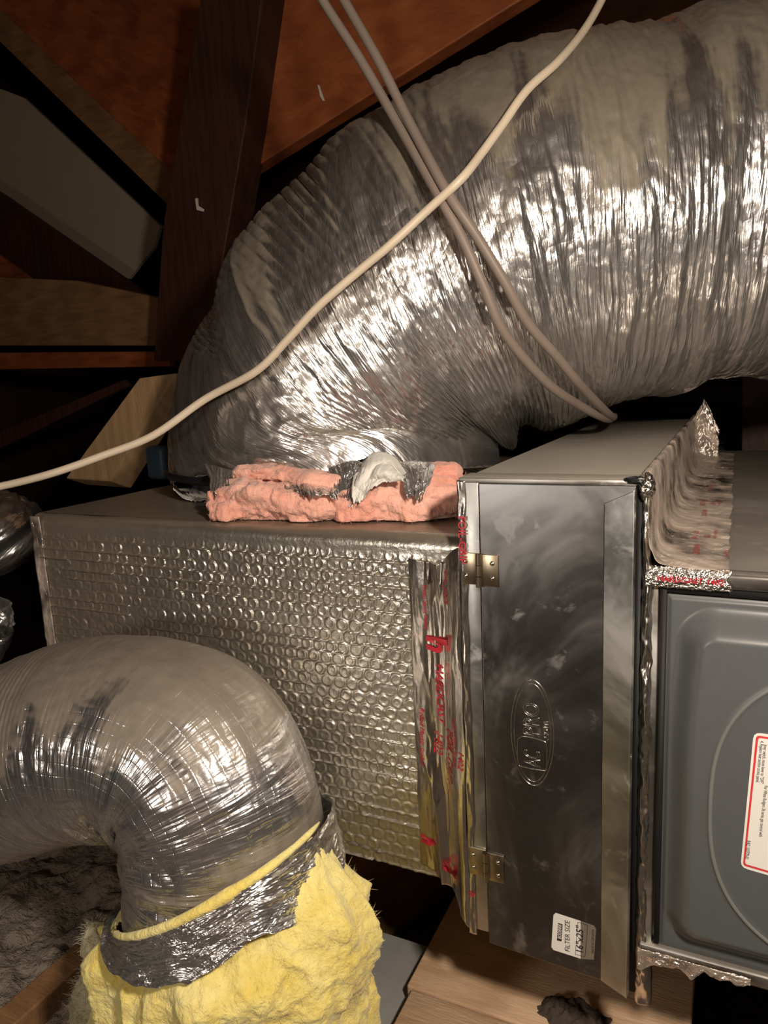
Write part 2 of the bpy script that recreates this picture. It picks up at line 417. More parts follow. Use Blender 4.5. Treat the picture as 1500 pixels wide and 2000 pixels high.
beam('batten', [(-60, 868), (240, 742), (250, 754), (-60, 905)], 1.0, .02, M['darkwood'],
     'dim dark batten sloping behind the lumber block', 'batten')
lb = beam('lumber_block', [(272, 738), (345, 728), (214, 940), (128, 934)], .43, .04, M['tanwood'],
     'pale lumber block leaning behind the left back of the foil bubble box', 'lumber', ext=(.018, .035, -.018), bev=.002)
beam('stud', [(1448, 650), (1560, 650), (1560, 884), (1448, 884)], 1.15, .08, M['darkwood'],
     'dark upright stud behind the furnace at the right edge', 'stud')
vt = empty('gable_vent', at(1420, 850, 1.5), 'dark louvered vent with blue-green slats behind the furnace top', 'vent')
for i, yy in enumerate((775, 800, 818, 838, 862, 884)):
    a = at(1250, yy, 1.5); b = at(1470, yy, 1.5); h = .012
    prism('slat', [a+(0, 0, -h*.6), b+(0, 0, -h*.6), b+(0, 0, h*.6), a+(0, 0, h*.6)], (0, .01, .01), M['louver2'] if i > 3 else M['louver'], vt, 0)
# paint chips / bent staples on the wood
def chip(px, y, label):
    o = prism('staple', [at(a, b, y) for a, b in px], (0, .004, 0), M['staple'], bev=0); tag(o, label, 'staple')
chip([(381, 388), (385, 387), (386, 401), (397, 408), (396, 413), (384, 410)], .893, 'small white bent staple on the dark post')
chip([(620, 166), (623, 166), (630, 186), (634, 197), (630, 197), (625, 188)], .973, 'small white staple on the broad red rafter')

# floor planks and the sheet left of them
def plank(x0, x1, y0, y1, label):
    o = box('floor_plank', (x0, y0, FLZ-.02), (x1, y1, FLZ), M['plank'], bev=.002); tag(o, label, 'plank', None); return o
plank(-.104, .19, .068, .42, 'tan wooden plank under the filter cabinet, in its shadow')
plank(-.097, .20, -.12, .0655, 'tan wooden plank nearest the camera at the bottom edge')
sh = box('metal_sheet', (-.30, -.10, FLZ-.035), (-.106, .16, FLZ-.028), M['greysheet'], bev=.001); tag(sh, 'flat grey sheet between the yellow insulation and the planks', 'sheet')
jo = prism('joist', [(-.30, .19, -.3), (-.26, .19, -.3), (-.26, .19, -.14), (-.30, .19, -.14)], (.22, .55, 0), M['brownwood']); tag(jo, 'dark brown joist under the foil bubble box behind the yellow insulation', 'joist')
a, b = flr(-60, 2020, -.17), flr(215, 1785, -.17)
dv = (b-a)/np.linalg.norm(b-a); nv_ = np.array([dv[1], -dv[0], 0])*.035
j2 = prism('joist', [a-nv_*0, a+nv_, a+nv_+(0, 0, -.13), a+(0, 0, -.13)], tuple((b-a)*1.1), M['brownwood']); tag(j2, 'dusty brown joist crossing the bottom left corner', 'joist')
# lumpy grey debris
X, Y = np.meshgrid(np.linspace(-1.3, -.33, 160), np.linspace(-.45, .55, 160), indexing='ij')
Z = -.25+.06*fbm(X*9, Y*9, 4)+.03*rid(fbm(X*30, Y*30, 9))
Z -= .1*sst(-.42, -.36, X)
d_ = grid('loose_fill', np.stack([X, Y, Z], -1), M['debris'], uv=(X, Y)); tag(d_, 'lumpy grey loose fill insulation between joists at the bottom left', 'insulation', kind='stuff')
# dark scraps on the plank
X, Y = np.meshgrid(np.linspace(.03, .125, 60), np.linspace(.07, .125, 50), indexing='ij')
u = (X-.078)/.047; v = (Y-.098)/.027; rr = np.sqrt(u*u+v*v)+.5*(fbm(X*90, Y*90, 5)-.5)
Z = FLZ-.003+.016*sst(1, .3, rr)*(.5+fbm(X*200, Y*200, 8))
rb = grid('dirt_heap', np.stack([X, Y, Z], -1), M['dirt'], uv=(X, Y)); rb['kind'] = 'stuff'; tag(rb, 'small dark heap of debris on the plank below the cabinet door', 'debris', kind='stuff')

# ------------------------------------------------------------------ PLENUM (bubble foil box)
PX0, PX1, PY0, PZ0, PZ1 = -.556, -.004, .02, .029, .374
pl = empty('plenum_box', ((PX0+PX1)/2, .33, PZ0), 'plenum box wrapped in silver bubble foil under the big duct', 'duct box')
nx, nz = 620, 470
Ru = .013
hx = np.linspace(PX0, PX1, nx)
Lf = PZ1-PZ0-Ru
t1 = np.linspace(0, Lf, 380); t2 = np.linspace(0, math.pi/2, 30)[1:]
prof = [(PY0, PZ0+a, a) for a in t1]+[(PY0+Ru-Ru*math.cos(a), PZ1-Ru+Ru*math.sin(a), Lf+Ru*a) for a in t2]
pn = [(-1, 0)]*len(t1)+[(-math.cos(a), math.sin(a)) for a in t2]
prof = np.array(prof); pn = np.array(pn)
S, Q = np.meshgrid(hx, prof[:, 2], indexing='ij')
px_, row_h = .0140, .0122
slp = .012*np.sin((S-PX0)*3)*0
vv = Q+slp+.0012*(fbm(S*6, Q*6, 2)-.5)
ri = np.floor(vv/row_h); fv = vv/row_h-ri
uu = S/px_+.5*(ri % 2); fu = uu-np.floor(uu)
dx = (fu-.5)*px_; dy = (fv-.5)*row_h
rr = np.sqrt(dx*dx+dy*dy)/.0058
cellr = TAB[(ri.astype(int)) % 256, np.floor(uu).astype(int) % 256]
bub = sst(1.12, .90, rr)*(1-.45*sst(.9, .3, rr))*(.3+1.0*cellr)+.35*(fbm(S*200, Q*200, 31)-.5)
crease = np.exp(-((fv-.02)/.07)**2)+np.exp(-((fv-.98)/.07)**2)
flat = vn(S*9, Q*14, 6); low = sst(.0, .6, (S-PX0)/(PX1-PX0))
amp = .0013*(.35+.65*low)*(.6+.7*flat)
lines = TAB[ri.astype(int) % 256, 7]
jag = vn(S*160, Q*200, 11)
top = sst(Lf-.004, Lf-.012, Q)
ht = top*(amp*bub + .0010*crease*(lines-.25)*5.0*(vn(S*12, ri*3.3, 21)>.35) + .0010*(jag-.5)*(1-low*.6)) + .0035*(fbm(S*5, Q*5, 3)-.5) + .0006*(fbm(S*40, Q*90, 5)-.5)
ht *= sst(PX0, PX0+.012, S)
P = np.stack([S, prof[None, :, 0]+pn[None, :, 0]*ht, prof[None, :, 1]+pn[None, :, 1]*ht], -1)
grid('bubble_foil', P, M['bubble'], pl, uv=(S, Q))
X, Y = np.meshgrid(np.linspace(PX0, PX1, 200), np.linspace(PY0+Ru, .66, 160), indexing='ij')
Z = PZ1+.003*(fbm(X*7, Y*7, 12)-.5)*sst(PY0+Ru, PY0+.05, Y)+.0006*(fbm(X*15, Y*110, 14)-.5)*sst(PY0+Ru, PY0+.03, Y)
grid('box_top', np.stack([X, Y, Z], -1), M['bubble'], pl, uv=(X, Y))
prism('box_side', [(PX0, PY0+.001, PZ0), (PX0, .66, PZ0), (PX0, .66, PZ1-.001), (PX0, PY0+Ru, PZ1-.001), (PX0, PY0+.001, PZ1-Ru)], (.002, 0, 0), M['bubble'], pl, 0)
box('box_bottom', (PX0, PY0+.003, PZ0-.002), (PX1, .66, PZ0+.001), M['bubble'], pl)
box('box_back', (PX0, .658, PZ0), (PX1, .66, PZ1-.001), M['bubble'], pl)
# corner tape on the left edge
v = np.linspace(PZ0, PZ1-.002, 120); u = np.linspace(0, 1, 10)
U, V = np.meshgrid(u, v, indexing='ij')
P = np.stack([PX0-.001+U*.017+.001*(vn(V*80, U*0, 3)-.5), PY0-.0016-.0006*vn(V*120, U*3, 4)+0*U, V], -1)
grid('corner_tape', P, M['tape_top'], pl, uv=(U*.02, V), thick=.0004)

# ------------------------------------------------------------------ BIG FLEX DUCT
bd = empty('flexible_duct', (-.305, .33, PZ1), 'huge crinkled silver foil flexible duct arching over the filter cabinet', 'duct')
def disp_big(S, TH, k):
    N1, N2, N3 = 5, 8, 18
    t = TH/(2*math.pi)
    warp = .09*fbm(S*2.5, t*N1, 2, N1)+.05*t
    sw = S+warp-.13*np.sin(TH)*np.exp(-S/.32)
    inner = np.clip(k*.12+.35, .1, 1.3)
    p1 = rid(vn(sw*13, t*N1, 4, N1)); p2 = rid(vn(sw*34, t*N2, 8, N2)); p3 = rid(vn(sw*85, t*N3, 12, N3))
    big = fbm(S*3.5, t*5, 20, 5)
    d = -.036*(1-p1)**2.4*(.4+inner)-.009*(1-p2)**1.5*(.30+inner)*(.3+1.2*vn(S*9, t*4, 44, 4))-.0026*(1-p3)*(.2+1.3*vn(S*12, t*6, 48, 6))+.022*(big-.5)
    cr = fbm(S*40, t*40, 30, 40, 3); d += .0022*(rid(cr)-.5)
    d *= sst(-.02, .02, S)*.7+.3
    return d
DC = [(-.300, .33, .392, .238), (-.300, .338, .47, .230), (-.216, .37, .589, .235), (-.066, .43, .669, .24), (.128, .509, .705, .234), (.36, .592, .717, .228), (.62, .67, .74, .24), (.9, .74, .78, .24)]
def edge_big(TH):
    t = TH/(2*math.pi)
    return .075*(fbm(t*14, 0*t, 5, None, 4)-.46)
tube('foil_jacket', DC, 800, 560, M['duct'], bd, disp=disp_big, edge=edge_big, uskew=.13)
tube('inner_core', [(-.305, .33, PZ1-.001, .205), (-.305, .33, .42, .205), (-.31, .34, .52, .19)], 12, 64, M['strap'], bd)
# black draw band with its buckle
th = np.linspace(-2.35, -.9, 60); ring = np.array([(-.30+.236*math.cos(a), .325+.236*math.sin(a)) for a in th])
Pb = np.zeros((60, 2, 3)); Pb[:, :, 0] = ring[:, 0:1]; Pb[:, :, 1] = ring[:, 1:2]; Pb[:, 0, 2] = .402; Pb[:, 1, 2] = .411
grid('draw_band', Pb, M['strap'], bd, thick=.002)
bx_, by_ = at(668, 951, .078)[0], .078
o = box('buckle', (bx_-.008, by_-.006, .401), (bx_+.008, by_+.006, .416), M['strap'], bd, .001)

# pink fibreglass ring squeezed out at the foot of the duct
def blob_path(name, pts, ry, rz, mat, parent, seed, amp=.012, n=160, m=56, taper=True):
    c, s = resample(catmull([(*p, 1) for p in pts]), n); T, N, B = frames(c, (0, 0, 1))
    th = np.linspace(0, 2*math.pi, m, endpoint=False); S, TH = np.meshgrid(s, th, indexing='ij'); t = TH/(2*math.pi)
    tp = np.sqrt(np.clip(np.sin(np.clip(S/s[-1], .0, 1)*math.pi)*3.2, 0.0, 1)) if taper else 1
    q = fbm(S*22, t*6, seed, 6); q2 = rid(fbm(S*60, t*16, seed+4, 16)); q3 = fbm(S*220, t*50, seed+8, 50)
    k = 1+((q-.5)*2.1+(q2-.5)*.5+(q3-.5)*.16)*amp/.012*.7
    P = c[:, None, :3]+(np.cos(TH)*rz*k*tp)[..., None]*N[:, None]+(np.sin(TH)*ry*k*tp)[..., None]*B[:, None]
    return P, S, TH
def tufts(name, P, mat, parent, n, L, seed, r=.0003):
    """loose fibres standing off a fluffy surface: one object"""
    rg = np.random.default_rng(seed); nu, nv = P.shape[:2]
    i = rg.integers(1, nu-1, n); j = rg.integers(0, nv-1, n)
    p = P[i, j]; du = P[i+1, j]-P[i-1, j]; dv = P[i, (j+1) % nv]-P[i, j-1]
    nn = np.cross(du, dv); nn /= np.linalg.norm(nn, axis=1)[:, None]+1e-9
    cen = P.reshape(-1, 3).mean(0); sgn = np.sign((nn*(p-cen)).sum(1)); nn *= sgn[:, None]
    d = nn*.7+rg.normal(size=(n, 3))*.6; d /= np.linalg.norm(d, axis=1)[:, None]
    ln = L*rg.uniform(.3, 1.2, n)[:, None]
    side = np.cross(d, rg.normal(size=(n, 3))); side /= np.linalg.norm(side, axis=1)[:, None]
    bend = rg.normal(size=(n, 3))*ln*.35
    V = np.stack([p-side*r, p+side*r, p+d*ln*.5+bend*.5+side*r*.8, p+d*ln*.5+bend*.5-side*r*.8, p+d*ln+bend], 1).reshape(-1, 3)
    b = np.arange(n)[:, None]*5
    Fc = np.concatenate([b+np.array([[0, 1, 2]]), b+np.array([[0, 2, 3]]), b+np.array([[3, 2, 4]])])
    o = make(name, V, Fc, mat, parent); o['kind'] = 'stuff'; return o
pk = empty('pink_insulation', (-.18, .08, PZ1), 'pink fibreglass insulation bulging from under the torn duct foot', 'insulation')
zt = PZ1
pts = [at(418, 1003, .055), at(470, 980, .055), at(560, 985, .062), at(640, 990, .07), at(665, 998, .078)]
P, S, TH = blob_path('x', pts, .024, .0235, M['pink'], pk, 3, n=170)
P[..., 2] = np.maximum(P[..., 2], PZ1+.0015); grid('wool_roll', P, M['pink'], pk, wrap=True, uv=(S, TH)); tufts('loose_fibres', P, M['pink'], pk, 900, .005, 1, .00014)
pts = [at(655, 1000, .078), at(700, 990, .082), at(780, 978, .095), at(850, 970, .11), at(905, 966, .135), at(930, 962, .15)]
P, S, TH = blob_path('x', pts, .026, .023, M['pink'], pk, 8, n=190)
P[..., 2] = np.maximum(P[..., 2], PZ1+.0015); P[..., 0] = np.minimum(P[..., 0], -.004); grid('wool_roll', P, M['pink'], pk, wrap=True, uv=(S, TH)); tufts('loose_fibres', P, M['pink'], pk, 900, .005, 2, .00014)
pts = [at(455, 925, .085), at(540, 925, .08), at(620, 938, .08), at(690, 942, .09)]
P, S, TH = blob_path('x', pts, .016, .011, M['pink'], pk, 12, n=120, m=40)
grid('wool_roll', P, M['pink'], pk, wrap=True, uv=(S, TH))
pts = [at(760, 925, .105), at(830, 922, .115), at(905, 920, .13)]
P, S, TH = blob_path('x', pts, .014, .010, M['pink'], pk, 15, n=90, m=40)
P[..., 0] = np.minimum(P[..., 0], -.004); grid('wool_roll', P, M['pink'], pk, wrap=True, uv=(S, TH))

# torn flaps of the jacket at its foot
def flap(name, poly, y, mat, parent, curl=.02, seed=0, amp=.006, n=46, jag=.10, ytilt=0):
    """crumpled sheet spanned between a top edge and a bottom edge given as photo points"""
    top_, bot_ = poly
    tp = resample(catmull([(*p, 0) for p in top_], 8)[:, :2], n)[0]; bt = resample(catmull([(*p, 0) for p in bot_], 8)[:, :2], n)[0]
    P = np.zeros((n, n, 3))
    for i in range(n):
        for j in range(n):
            w = j/(n-1); jt = 1+jag*(TAB[(i*3+seed) % 256, 5+seed]-.5)*(w > .0)
            q = tp[i]*(1-w*jt)+bt[i]*w*jt
            yy = y[0]*(1-w)+y[1]*w-curl*math.sin(w*math.pi)
            P[i, j] = at(q[0], q[1], yy)
    U, V = np.meshgrid(np.linspace(0, 1, n), np.linspace(0, 1, n), indexing='ij')
    P[..., 1] += amp*(rid(vn(U*2.6+.7*V, V*2.2-.5*U, seed))-.5)*2.2+amp*.35*(rid(fbm(U*7, V*7, seed+3))-.5)
    return grid(name, P, mat, parent, uv=(U*.08, V*.08), thick=.0005)
flap('paper_flap', ([(702, 908), (730, 884), (765, 892), (790, 925)], [(690, 985), (715, 962), (745, 944), (786, 942)]), (.074, .050), M['paper'], bd, .006, 3, .005)
flap('paper_flap', ([(690, 930), (712, 912), (745, 905)], [(688, 984), (705, 978), (724, 955)]), (.066, .046), M['paper'], bd, .003, 6, .004)
flap('paper_flap', ([(322, 925), (335, 945), (375, 938), (430, 920)], [(338, 958), (360, 975), (400, 979), (440, 966)]), (.20, .13), M['paper'], bd, .010, 9, .006)
flap('foil_flap', ([(395, 905), (440, 915), (495, 925)], [(415, 965), (434, 968), (450, 950)]), (.092, .045), M['duct3'], bd, .006, 12, .005, jag=.35)
flap('foil_flap', ([(535, 925), (590, 930), (650, 945)], [(560, 978), (600, 966), (660, 975)]), (.082, .036), M['duct3'], bd, .005, 15, .005, jag=.5)
flap('foil_flap', ([(770, 905), (810, 900), (850, 908)], [(800, 970), (815, 978), (828, 958)]), (.105, .060), M['duct3'], bd, .006, 18, .006, jag=.3)
flap('foil_flap', ([(640, 915), (690, 900), (720, 920)], [(655, 975), (690, 985), (705, 985)]), (.084, .052), M['duct3'], bd, .004, 21, .005, jag=.35)
bc = box('blue_cap', tuple(at(300, 905, .42)+(-.02, 0, -.03)), tuple(at(300, 905, .42)+(.022, .03, .03)), M['bluecap'], bev=.008); tag(bc, 'dull blue scrap behind the left foot of the big duct', 'scrap')

# far foil ducting at the left edge
fd = empty('flexible_duct', (-.78, .25, .2), 'dim silver foil duct passing behind at the left edge', 'duct')
tube('foil_jacket', [(*at(-160, 1120, .3), .06), (*at(-60, 1075, .3), .06), (*at(5, 1050, .32), .055), (*at(20, 1010, .4), .05)], 120, 90, M['duct3'], fd,
     disp=lambda S, TH, k: .022*(rid(fbm(S*22, TH*1.6, 3))-.5))
fd2 = empty('flexible_duct', (-.8, .1, .1), 'second small foil duct end just above the scrim foil elbow at the left edge', 'duct')
tube('foil_jacket', [(*at(-160, 1330, .15), .055), (*at(-70, 1260, .15), .05), (*at(-40, 1200, .15), .05)], 90, 80, M['duct3'], fd2,
     disp=lambda S, TH, k: .022*(rid(fbm(S*22, TH*1.6, 7))-.5))

# ------------------------------------------------------------------ FILTER CABINET
CX1, CZ1, CD = .1475, .430, .72
fc = empty('filter_cabinet', (.074, .36, 0), 'galvanised air filter cabinet with a hinged door between plenum and furnace', 'filter cabinet')
box('cabinet_body', (0, .0035, .004), (CX1, CD, CZ1-.0015), M['galv_top'], fc, .0008)
box('side_frame', (.0, -.0005, .0), (.0172, .006, CZ1), M['galv_strip'], fc, .0008)
box('top_lip', (.0, -.0012, CZ1-.004), (CX1-.004, .03, CZ1+.0006), M['galv_top'], fc, .0009)
box('right_gap_shade', (CX1-.0045, .001, -.018), (CX1, .02, CZ1-.004), M['black'], fc)  # black strip stands in for the shade of the open gap
# door: sheet with a folded finger lip at its right
dz0, dz1 = -.0085, CZ1-.004
door = make('door', [(0, 0, 0)]*3, np.array([(0, 1, 2)]), M['galv'], fc); bpy.data.objects.remove(door)
def sheet(name, outline, th, mat, parent, bev=.0005):
    return prism(name, outline, (0, th, 0), mat, parent, bev)
fx = .1195
door = sheet('door', [(.0183, -.0030, dz0), (fx, -.0030, dz0-.004), (fx, -.0030, .411), (.1425, -.0030, .4225), (.1425, -.0030, dz1), (.0183, -.0030, dz1)], .0030, M['galv'], fc)
tipx, tipy = .1425, -.0100
lip = prism('finger_lip', [(fx, -.0032, dz0-.004), (tipx, tipy, dz0-.008), (tipx, tipy, .424), (fx, -.0032, .4125)], (.0004, .0012, 0), M['lip'], door, .0004)
prism('lip_return', [(tipx, tipy, dz0-.008), (tipx+.001, tipy+.005, dz0-.006), (tipx+.001, tipy+.005, .423), (tipx, tipy, .424)], (-.0012, .0002, 0), M['lip'], door, .0004)
# hinges
def hinge(z, label=None):
    h = empty('hinge', (.0172, -.004, z)); place(h, fc)
    # body coordinates are world, so parts subtract both parents
    x0 = .0175; hh = .0138
    box('hinge_leaf', (.001, -.0022, z-hh), (x0-.001, -.0008, z+hh), M['brass'], h, .0003)
    box('hinge_leaf', (x0+.001, -.0046, z-hh), (x0+.0165, -.0033, z+hh), M['brass'], h, .0003)
    for k in range(3):
        a = z-hh-.001+k*(2*hh+.002)/3
        tube('knuckle', [(x0, -.0062, a+.0003, .0026), (x0, -.0062, a+(2*hh+.002)/3-.0003, .0026)], 3, 20, M['brass'], h)
    for (xx, yy) in ((.0045, -.0024), (x0+.0115, -.0048)):
        for s_ in (-1, 1):
            th = np.linspace(0, 2*math.pi, 18, endpoint=False); ph = np.linspace(0, math.pi/2, 6)
            TT, PP = np.meshgrid(th, ph, indexing='ij'); r = .0021
            Pp = np.stack([xx+r*np.cos(TT)*np.sin(PP), yy-.0013*np.cos(PP), z+s_*.0065+r*np.sin(TT)*np.sin(PP)], -1)
            Pp = np.concatenate([Pp, Pp[:1]], 0); grid('rivet', Pp, M['nickel'], h)
    return h
hinge(on_z := .352); hinge(.0725)
# embossed oval badge
pc = at(1040, 1432, -.003); cxx, czz = pc[0], pc[2]
pa = at(1036, 1330, -.003); pb = at(1042, 1536, -.003); HA = (pa[2]-pb[2])/2
pl_ = at(996, 1432, -.003); pr_ = at(1079, 1436, -.003); WA = (pr_[0]-pl_[0])/2
bdg = empty('badge', (cxx, -.004, czz)); place(bdg, fc)
def ring_(a, b, r=.00045):
    th = np.linspace(0, 2*math.pi, 80, endpoint=False)
    C = np.stack([cxx+b*np.cos(th), np.full(80, -.0032), czz+a*np.sin(th)], -1)
    nn = np.stack([np.cos(th)*a, np.zeros(80), np.sin(th)*b], -1); nn /= np.linalg.norm(nn, axis=1)[:, None]
    ph = np.linspace(0, 2*math.pi, 10, endpoint=False)
    P = C[:, None]+r*(np.cos(ph)[None, :, None]*nn[:, None]+np.sin(ph)[None, :, None]*np.array([0, 1, 0]))
    P = np.concatenate([P, P[:1]], 0); grid('oval_ring', P, M['emboss'], bdg, wrap=True)
ring_(HA, WA); ring_(HA*.93, WA*.86, .0003)
def upface(x0, z0, y=-.0031):          # reading upwards, letter tops to the left
    return lambda u, v, w: (x0-v, y-w, z0+u)
UPM = HA/103.0                        # metres per photo pixel on the door
def bx(px, py): q = at(px, py, -.003); return q[0], q[2]
x0, z0 = bx(1055, 1500); text('lettering', 'AC', .0205, upface(x0, z0), M['emboss'], bdg, outline=.0003, flipw=.54)
x0, z0 = bx(1053, 1440); text('lettering', 'PRO', .0198, upface(x0, z0), M['emboss'], bdg, outline=.0003, flipw=.80)
x0, z0 = bx(1071, 1447); text('lettering', '.com', .0092, upface(x0, z0), M['emboss'], bdg, outline=.00015, flipw=.98)
q = [bx(1011, 1443), bx(1024, 1438), bx(1058, 1446), bx(1068, 1456), bx(1068, 1498), bx(1062, 1504), bx(1020, 1497), bx(1012, 1488), bx(1011, 1443)]
rope('box_outline', [(a_, -.0033, b_) for a_, b_ in q], .0004, M['emboss'], bdg, 8, 90)
# filter size label
lab = empty('filter_label', (.1, -.0035, .0)); place(lab, fc)
def dpt(px, py, y=-.0033): q = at(px, py, -.003); return (q[0], y, q[2])
prism('label_sheet', [dpt(1081, 1787), dpt(1085, 1783), dpt(1134, 1799), dpt(1134, 1872), dpt(1081, 1855), dpt(1077, 1849)], (0, .0003, 0), M['sticker'], lab, 0)
prism('clear_sheet', [dpt(1134, 1799), dpt(1160, 1808), dpt(1164, 1814), dpt(1160, 1874), dpt(1134, 1872)], (0, .0003, 0), M['stickergrey'], lab, 0)
prism('black_bar', [dpt(1090, 1802, -.0035), dpt(1099, 1805, -.0035), dpt(1097, 1838, -.0035), dpt(1088, 1836, -.0035)], (0, .0002, 0), M['ink'], lab, 0)
def lt(s, px, py, size, mat=M['ink'], y=-.0036, bold=0):
    a_, _, b_ = dpt(px, py); text('printed_text', s, size, upface(a_, b_, y), mat, lab, bold=bold)
lt('800888', 1097, 1834, .0050, M['sticker'], -.0038); lt('FILTER SIZE', 1113, 1859, .0062); lt('16"x25"', 1139, 1863, .0086, bold=.0001); lt('MADE IN CANADA', 1160, 1862, .0028)
for (p1, p2) in (((1124, 1863), (1129, 1800)), ((1143, 1868), (1148, 1806)), ((1124, 1863), (1143, 1868)), ((1129, 1800), (1148, 1806))):
    a_, b_ = dpt(*p1, -.0036), dpt(*p2, -.0036); rope('label_rule', [a_, b_], .00015, M['ink'], lab, 6, 3)

# ------------------------------------------------------------------ FOIL TAPE, left joint
lt_t = empty('foil_tape', (-.03, .01, .2), 'crinkled silver foil tape with red print joining plenum and cabinet', 'tape')
nu, nv2 = 90, 420
u = np.linspace(0, 1, nu); v = np.linspace(0, 1, nv2); U, V = np.meshgrid(u, v, indexing='ij')
def tape_pt(U, V, off=0.0):
    U = np.asarray(U, float); V = np.asarray(V, float)
    zb = PZ0+.012-(.041)*U**1.6; zt_ = .352-.004*U+.022*sst(.5, 1, U)
    z = zb*(1-V)+zt_*V
    x = -.058+.0575*U
    y = PY0-.0022-.004*np.sin(U*math.pi)-(.0205)*sst(.55, 1., U)
    fold = rid(vn(U*3.2+.9*vn(V*2.5, 0*U, 5), V*1.6, 7)); f2 = rid(fbm(U*8, V*7, 15, None, 2))
    y = y-(.009*(fold-.5)+.0022*(f2-.5))*np.sin(np.clip(U*1.03, 0, 1)*math.pi)**.5*1.0-off
    x = x+.002*(vn(V*12, U*2, 9)-.5)
    return np.stack(np.broadcast_arrays(x, y, z), -1)
P = tape_pt(U, V); grid('tape_strip', P, M['tape'], lt_t, uv=(U*.07, V*.33), thick=.0003)
# narrow run on the cabinet's own edge
v = np.linspace(-.005, CZ1-.002, 300); u = np.linspace(0, 1, 8); U, V = np.meshgrid(u, v, indexing='ij')
P = np.stack([-.0015+U*(.0062+.0022*vn(V*40, 0*U, 3)), -.0012-.0010*vn(V*90, U*4, 6)-.001*U*(1-U), V], -1)
grid('edge_strip', P, M['tape'], lt_t, uv=(U*.008, V), thick=.0003)
P = np.stack([-.0012+0*U, .09*U*(vn(V*20, U*0, 2)*.2+.4)-.001, V], -1)
grid('edge_return', P[:, 190:], M['tape'], lt_t, uv=(U*.03, V)[0:0] or None, thick=.0003)
def downtape(u0, v0, h=1.0, su=1, off=.0006):   # reading downwards on the wide strip; letter tops to the right
    Ltot = .33
    def fn(a, b, c):
        return tape_pt(np.array(u0+b/.0575), np.array(v0-a/Ltot), off)[()]
    return fn
def tl(s, uu, vv, size, bold=0): text('printed_text', s, size, downtape(uu, vv), M['redink'], lt_t, bold=bold)
tl('HARDCAST', .42, .70, .0115, .0001); tl('FOIL-GRIP', .60, .52, .0115, .0001); tl('1402', .36, .49, .0125); tl('Rolled Mastic Sealant', .12, .54, .0072)
tl('h', .30, .78, .030, .0012); tl('(UL)', .60, .36, .0085); tl('h', .06, .11, .020, .0012); tl('h', .50, .085, .022, .0012)
tl('1402', .86, .48, .0085); tl('Rolled Mastic Sealant', .76, .56, .0052); tl('Rolled Mastic Sealant', .26, .93, .0052); tl('FOIL-GRIP', .66, .97, .0070)
def edgetext(s, x, z, size): text('printed_text', s, size, lambda a, b, c: (x+b, -.0034, z-a), M['redink'], lt_t, bold=.00015)
edgetext('FOIL-GRIP', -.0006, .398, .0094); edgetext('h', -.0004, .04, .010)

# ------------------------------------------------------------------ FURNACE
FX0, FZ0, FZ1, FD = .151, .030, .3625, .86
fn_ = empty('furnace', (.6, .43, FZ0), 'dark grey horizontal furnace cabinet to the right of the filter cabinet', 'furnace')
box('casing', (FX0, .004, FZ0), (1.15, FD, FZ1), M['furn_top'], fn_, .004, 4)
box('top_rail', (FX0, -.004, FZ1-.0125), (1.15, .012, FZ1), M['furn_top'], fn_, .003, 4)
box('top_gap_shade', (FX0+.010, -.003, FZ1-.0175), (1.15, .01, FZ1-.0128), M['black'], fn_)  # black strip painted in as the dark gap under the top rail
box('side_gap_shade', (.1625, -.004, FZ0+.01), (.1665, .012, FZ1-.014), M['black'], fn_)  # black strip for the shaded gap left of the panel
box('left_rail', (FX0+.001, -.002, FZ0), (.1605, .012, FZ1-.010), M['lip'], fn_, .001)
box('bottom_rail', (FX0, -.006, FZ0-.004), (1.15, .012, FZ0+.008), M['furn_top'], fn_, .002)
# access panel with a pressed pillow and an arc
x = np.concatenate([np.linspace(.1668, .215, 150), np.linspace(.2155, .45, 330)[1:], np.linspace(.451, 1.1, 60)]); z = np.linspace(FZ0+.009, FZ1-.019, 420)
X, Z = np.meshgrid(x, z, indexing='ij')
zl0, zl1 = FZ0+.009, FZ1-.019
def rrect(X, Z, x0, z0, z1, r):
    qx = np.maximum(x0+r-X, 0); qz = np.maximum(np.maximum(z0+r-Z, Z-(z1-r)), 0)
    return r-np.sqrt(qx*qx+qz*qz)       # inside distance near the rim
lean = .006*sst(.34, .22, Z)
dd = rrect(X+lean, Z, .1735, zl0+.010, zl1-.006, .030)
ht = .018*sst(0, .023, dd)
# the arc: a line of equal distance to a wide oval
ax, az, ea, eb = .327, .186, .125, .121
g = np.sqrt(((X-ax)/ea)**2+((Z-az+(X-ax)*.05)/eb)**2)
g = (np.abs((X-ax)/ea)**2.6+np.abs((Z-az)/eb)**2.6)**(1/2.6)
ht += .0010*np.exp(-((g-1)/.018)**2)
rimr = .002*sst(.004, 0, np.minimum(np.minimum(X-.1668, Z-zl0), zl1-Z))
P = np.stack([X, -.0035-ht+rimr, Z], -1)
pnl = grid('access_panel', P, M['panel'], fn_, uv=(X, Z))
ys = -.0222
aa = np.linspace(math.pi*.42, math.pi*1.58, 260)
ring_c = np.stack([ax+ea*np.sign(np.cos(aa))*np.abs(np.cos(aa))**(2/2.6), az+eb*np.sign(np.sin(aa))*np.abs(np.sin(aa))**(2/2.6)], -1)
tg = np.gradient(ring_c, axis=0); tg /= np.linalg.norm(tg, axis=1)[:, None]; nn_ = np.stack([tg[:, 1], -tg[:, 0]], -1)
wv_ = np.linspace(-1, 1, 7)
P = np.zeros((260, 7, 3))
P[..., 0] = ring_c[:, None, 0]+nn_[:, None, 0]*wv_*.0016; P[..., 2] = ring_c[:, None, 1]+nn_[:, None, 1]*wv_*.0016
P[..., 1] = -.0035-.018-.0004-.0016*np.sqrt(1-.9*wv_**2)[None]
grid('raised_arc', P, M['groove'], pnl)
